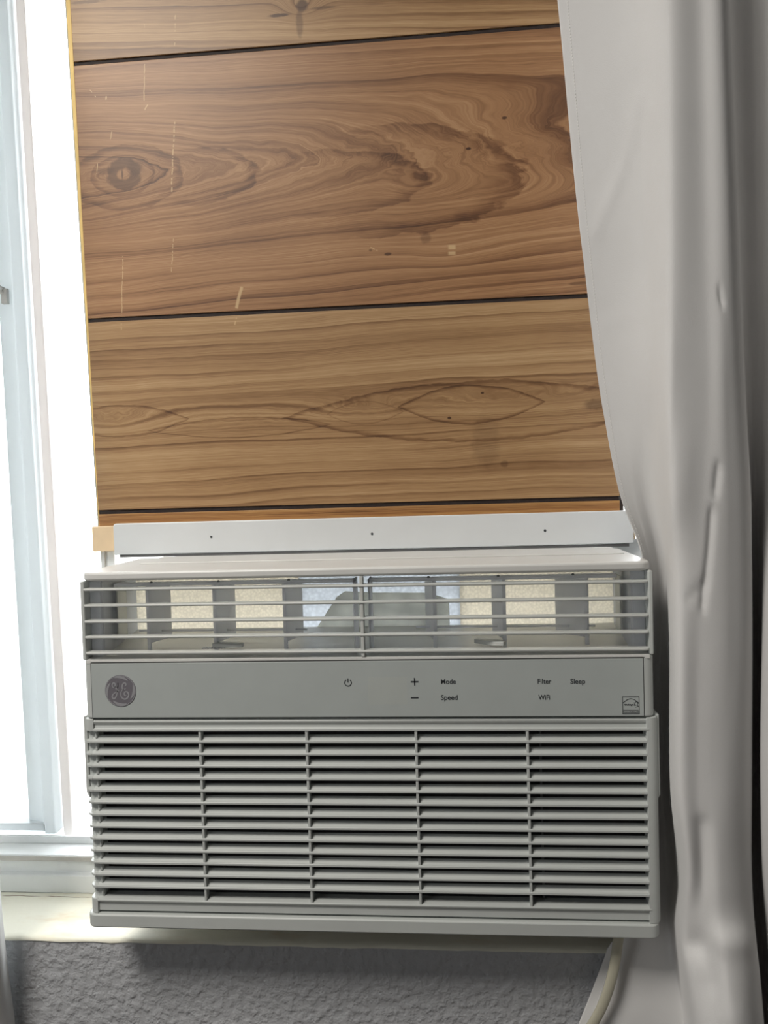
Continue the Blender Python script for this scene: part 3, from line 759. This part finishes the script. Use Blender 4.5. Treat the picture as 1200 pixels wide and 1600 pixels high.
crease([(1112, 800), (1108, 860), (1103, 905), (1100, 925), (1098, 950)], 0.0030, 0.0022)
crease([(1104, 910), (1090, 922), (1075, 935)], 0.0035, 0.0012)
crease([(1124, 455), (1129, 475)], 0.0020, 0.0020)
crease([(1122, 730), (1118, 770)], 0.0030, 0.0020)
crease([(1098, 1290), (1108, 1420), (1120, 1500), (1118, 1540)], 0.006, 0.0025)
crease([(930, 365), (975, 260), (1000, 150)], 0.005, -0.0010)
crease([(945, 505), (1040, 485)], 0.003, -0.0008)
def grid_mesh(S, thick=0.0011):
    nv, nu = S.shape[:2]; bm = bmesh.new()
    V = [[bm.verts.new(S[i, j]) for j in range(nu)] for i in range(nv)]
    for i in range(nv - 1):
        for j in range(nu - 1): bm.faces.new((V[i][j], V[i][j+1], V[i+1][j+1], V[i+1][j]))
    return bm
cur = root('curtain', (0.30, 0.0, 0.55), 'long white cloth curtain hanging in folds right of the air conditioner', 'curtain')
T = S - np.array([0.30, 0.0, 0.55])
o = obj('cloth', grid_mesh(T), M['cloth'], cur, smooth=True)
sm = o.modifiers.new('thickness', 'SOLIDIFY'); sm.thickness = 0.0011; sm.offset = 1 if False else 0
# stitched hem: a turned edge and a row of stitches
js = int(0.028 * NU)
bm = bmesh.new()
nrm = []
for i in range(0, NV - 1):
    a = T[i, js]; b = T[i+1, js]
    for k in range(2):
        p0 = a + (b - a)*(0.5*k + 0.05); p1 = a + (b - a)*(0.5*k + 0.33)
        tang = T[i, js+2] - T[i, js-2]; nn = np.cross(tang, b - a); nn /= np.linalg.norm(nn)
        if nn[1] > 0: nn = -nn
        sd = tang/np.linalg.norm(tang)*0.00028
        q = [p0 - sd, p0 + sd, p1 + sd, p1 - sd]
        top = [bm.verts.new(v + nn*0.0009) for v in q]; bot = [bm.verts.new(v + nn*0.0005) for v in q]
        bm.faces.new(top)
        for e in range(4): bm.faces.new((top[e], top[(e+1) % 4], bot[(e+1) % 4], bot[e]))
obj('hem_stitching', bm, M['thread'], cur)

# left curtain: only its edge shows low at the left
rows2 = [(1250, [(-6,0.040),(-8,0.028),(-9,0.019),(-40,0.010),(-110,0.019),(-190,0.040)]),
         (1390, [(0,0.040),(-3,0.028),(-5,0.019),(-36,0.010),(-110,0.019),(-190,0.040)]),
         (1480, [(8,0.040),(5,0.034),(0,0.021),(-34,0.011),(-110,0.021),(-190,0.040)]),
         (1600, [(23,0.040),(18,0.035),(10,0.028),(-30,0.014),(-110,0.022),(-190,0.040)]),
         (1850, [(48,0.040),(40,0.035),(30,0.028),(-20,0.016),(-110,0.022),(-190,0.040)])]
vs2 = np.array([r[0] for r in rows2], float); us2 = np.array([0, .1, .2, .45, .75, 1.0])
P2 = np.array([[list(at(a, r[0], Y)) for a, Y in r[1]] for r in rows2])
top2 = P2[0].copy(); top2[:, 2] = 2.0; top2[:, 0] -= 0.03
P2 = np.concatenate([top2[None], P2]); vs2 = np.concatenate([[-600], vs2])
uq2 = np.linspace(0, 1, 70); vq2 = np.linspace(vs2[0], vs2[-1], 110)
tmp = np.stack([cr1(us2, P2[i], uq2) for i in range(len(P2))])
S2_ = np.stack([cr1(vs2, tmp[:, j], vq2) for j in range(70)], axis=1)
cur2 = root('curtain', (-0.42, 0.0, 0.55), 'edge of a white curtain at the lower left, beside the cream sill', 'curtain')
o = obj('cloth', grid_mesh(S2_ - np.array([-0.42, 0.0, 0.55])), M['cloth'], cur2, smooth=True)
sm = o.modifiers.new('thickness', 'SOLIDIFY'); sm.thickness = 0.0011; sm.offset = 0
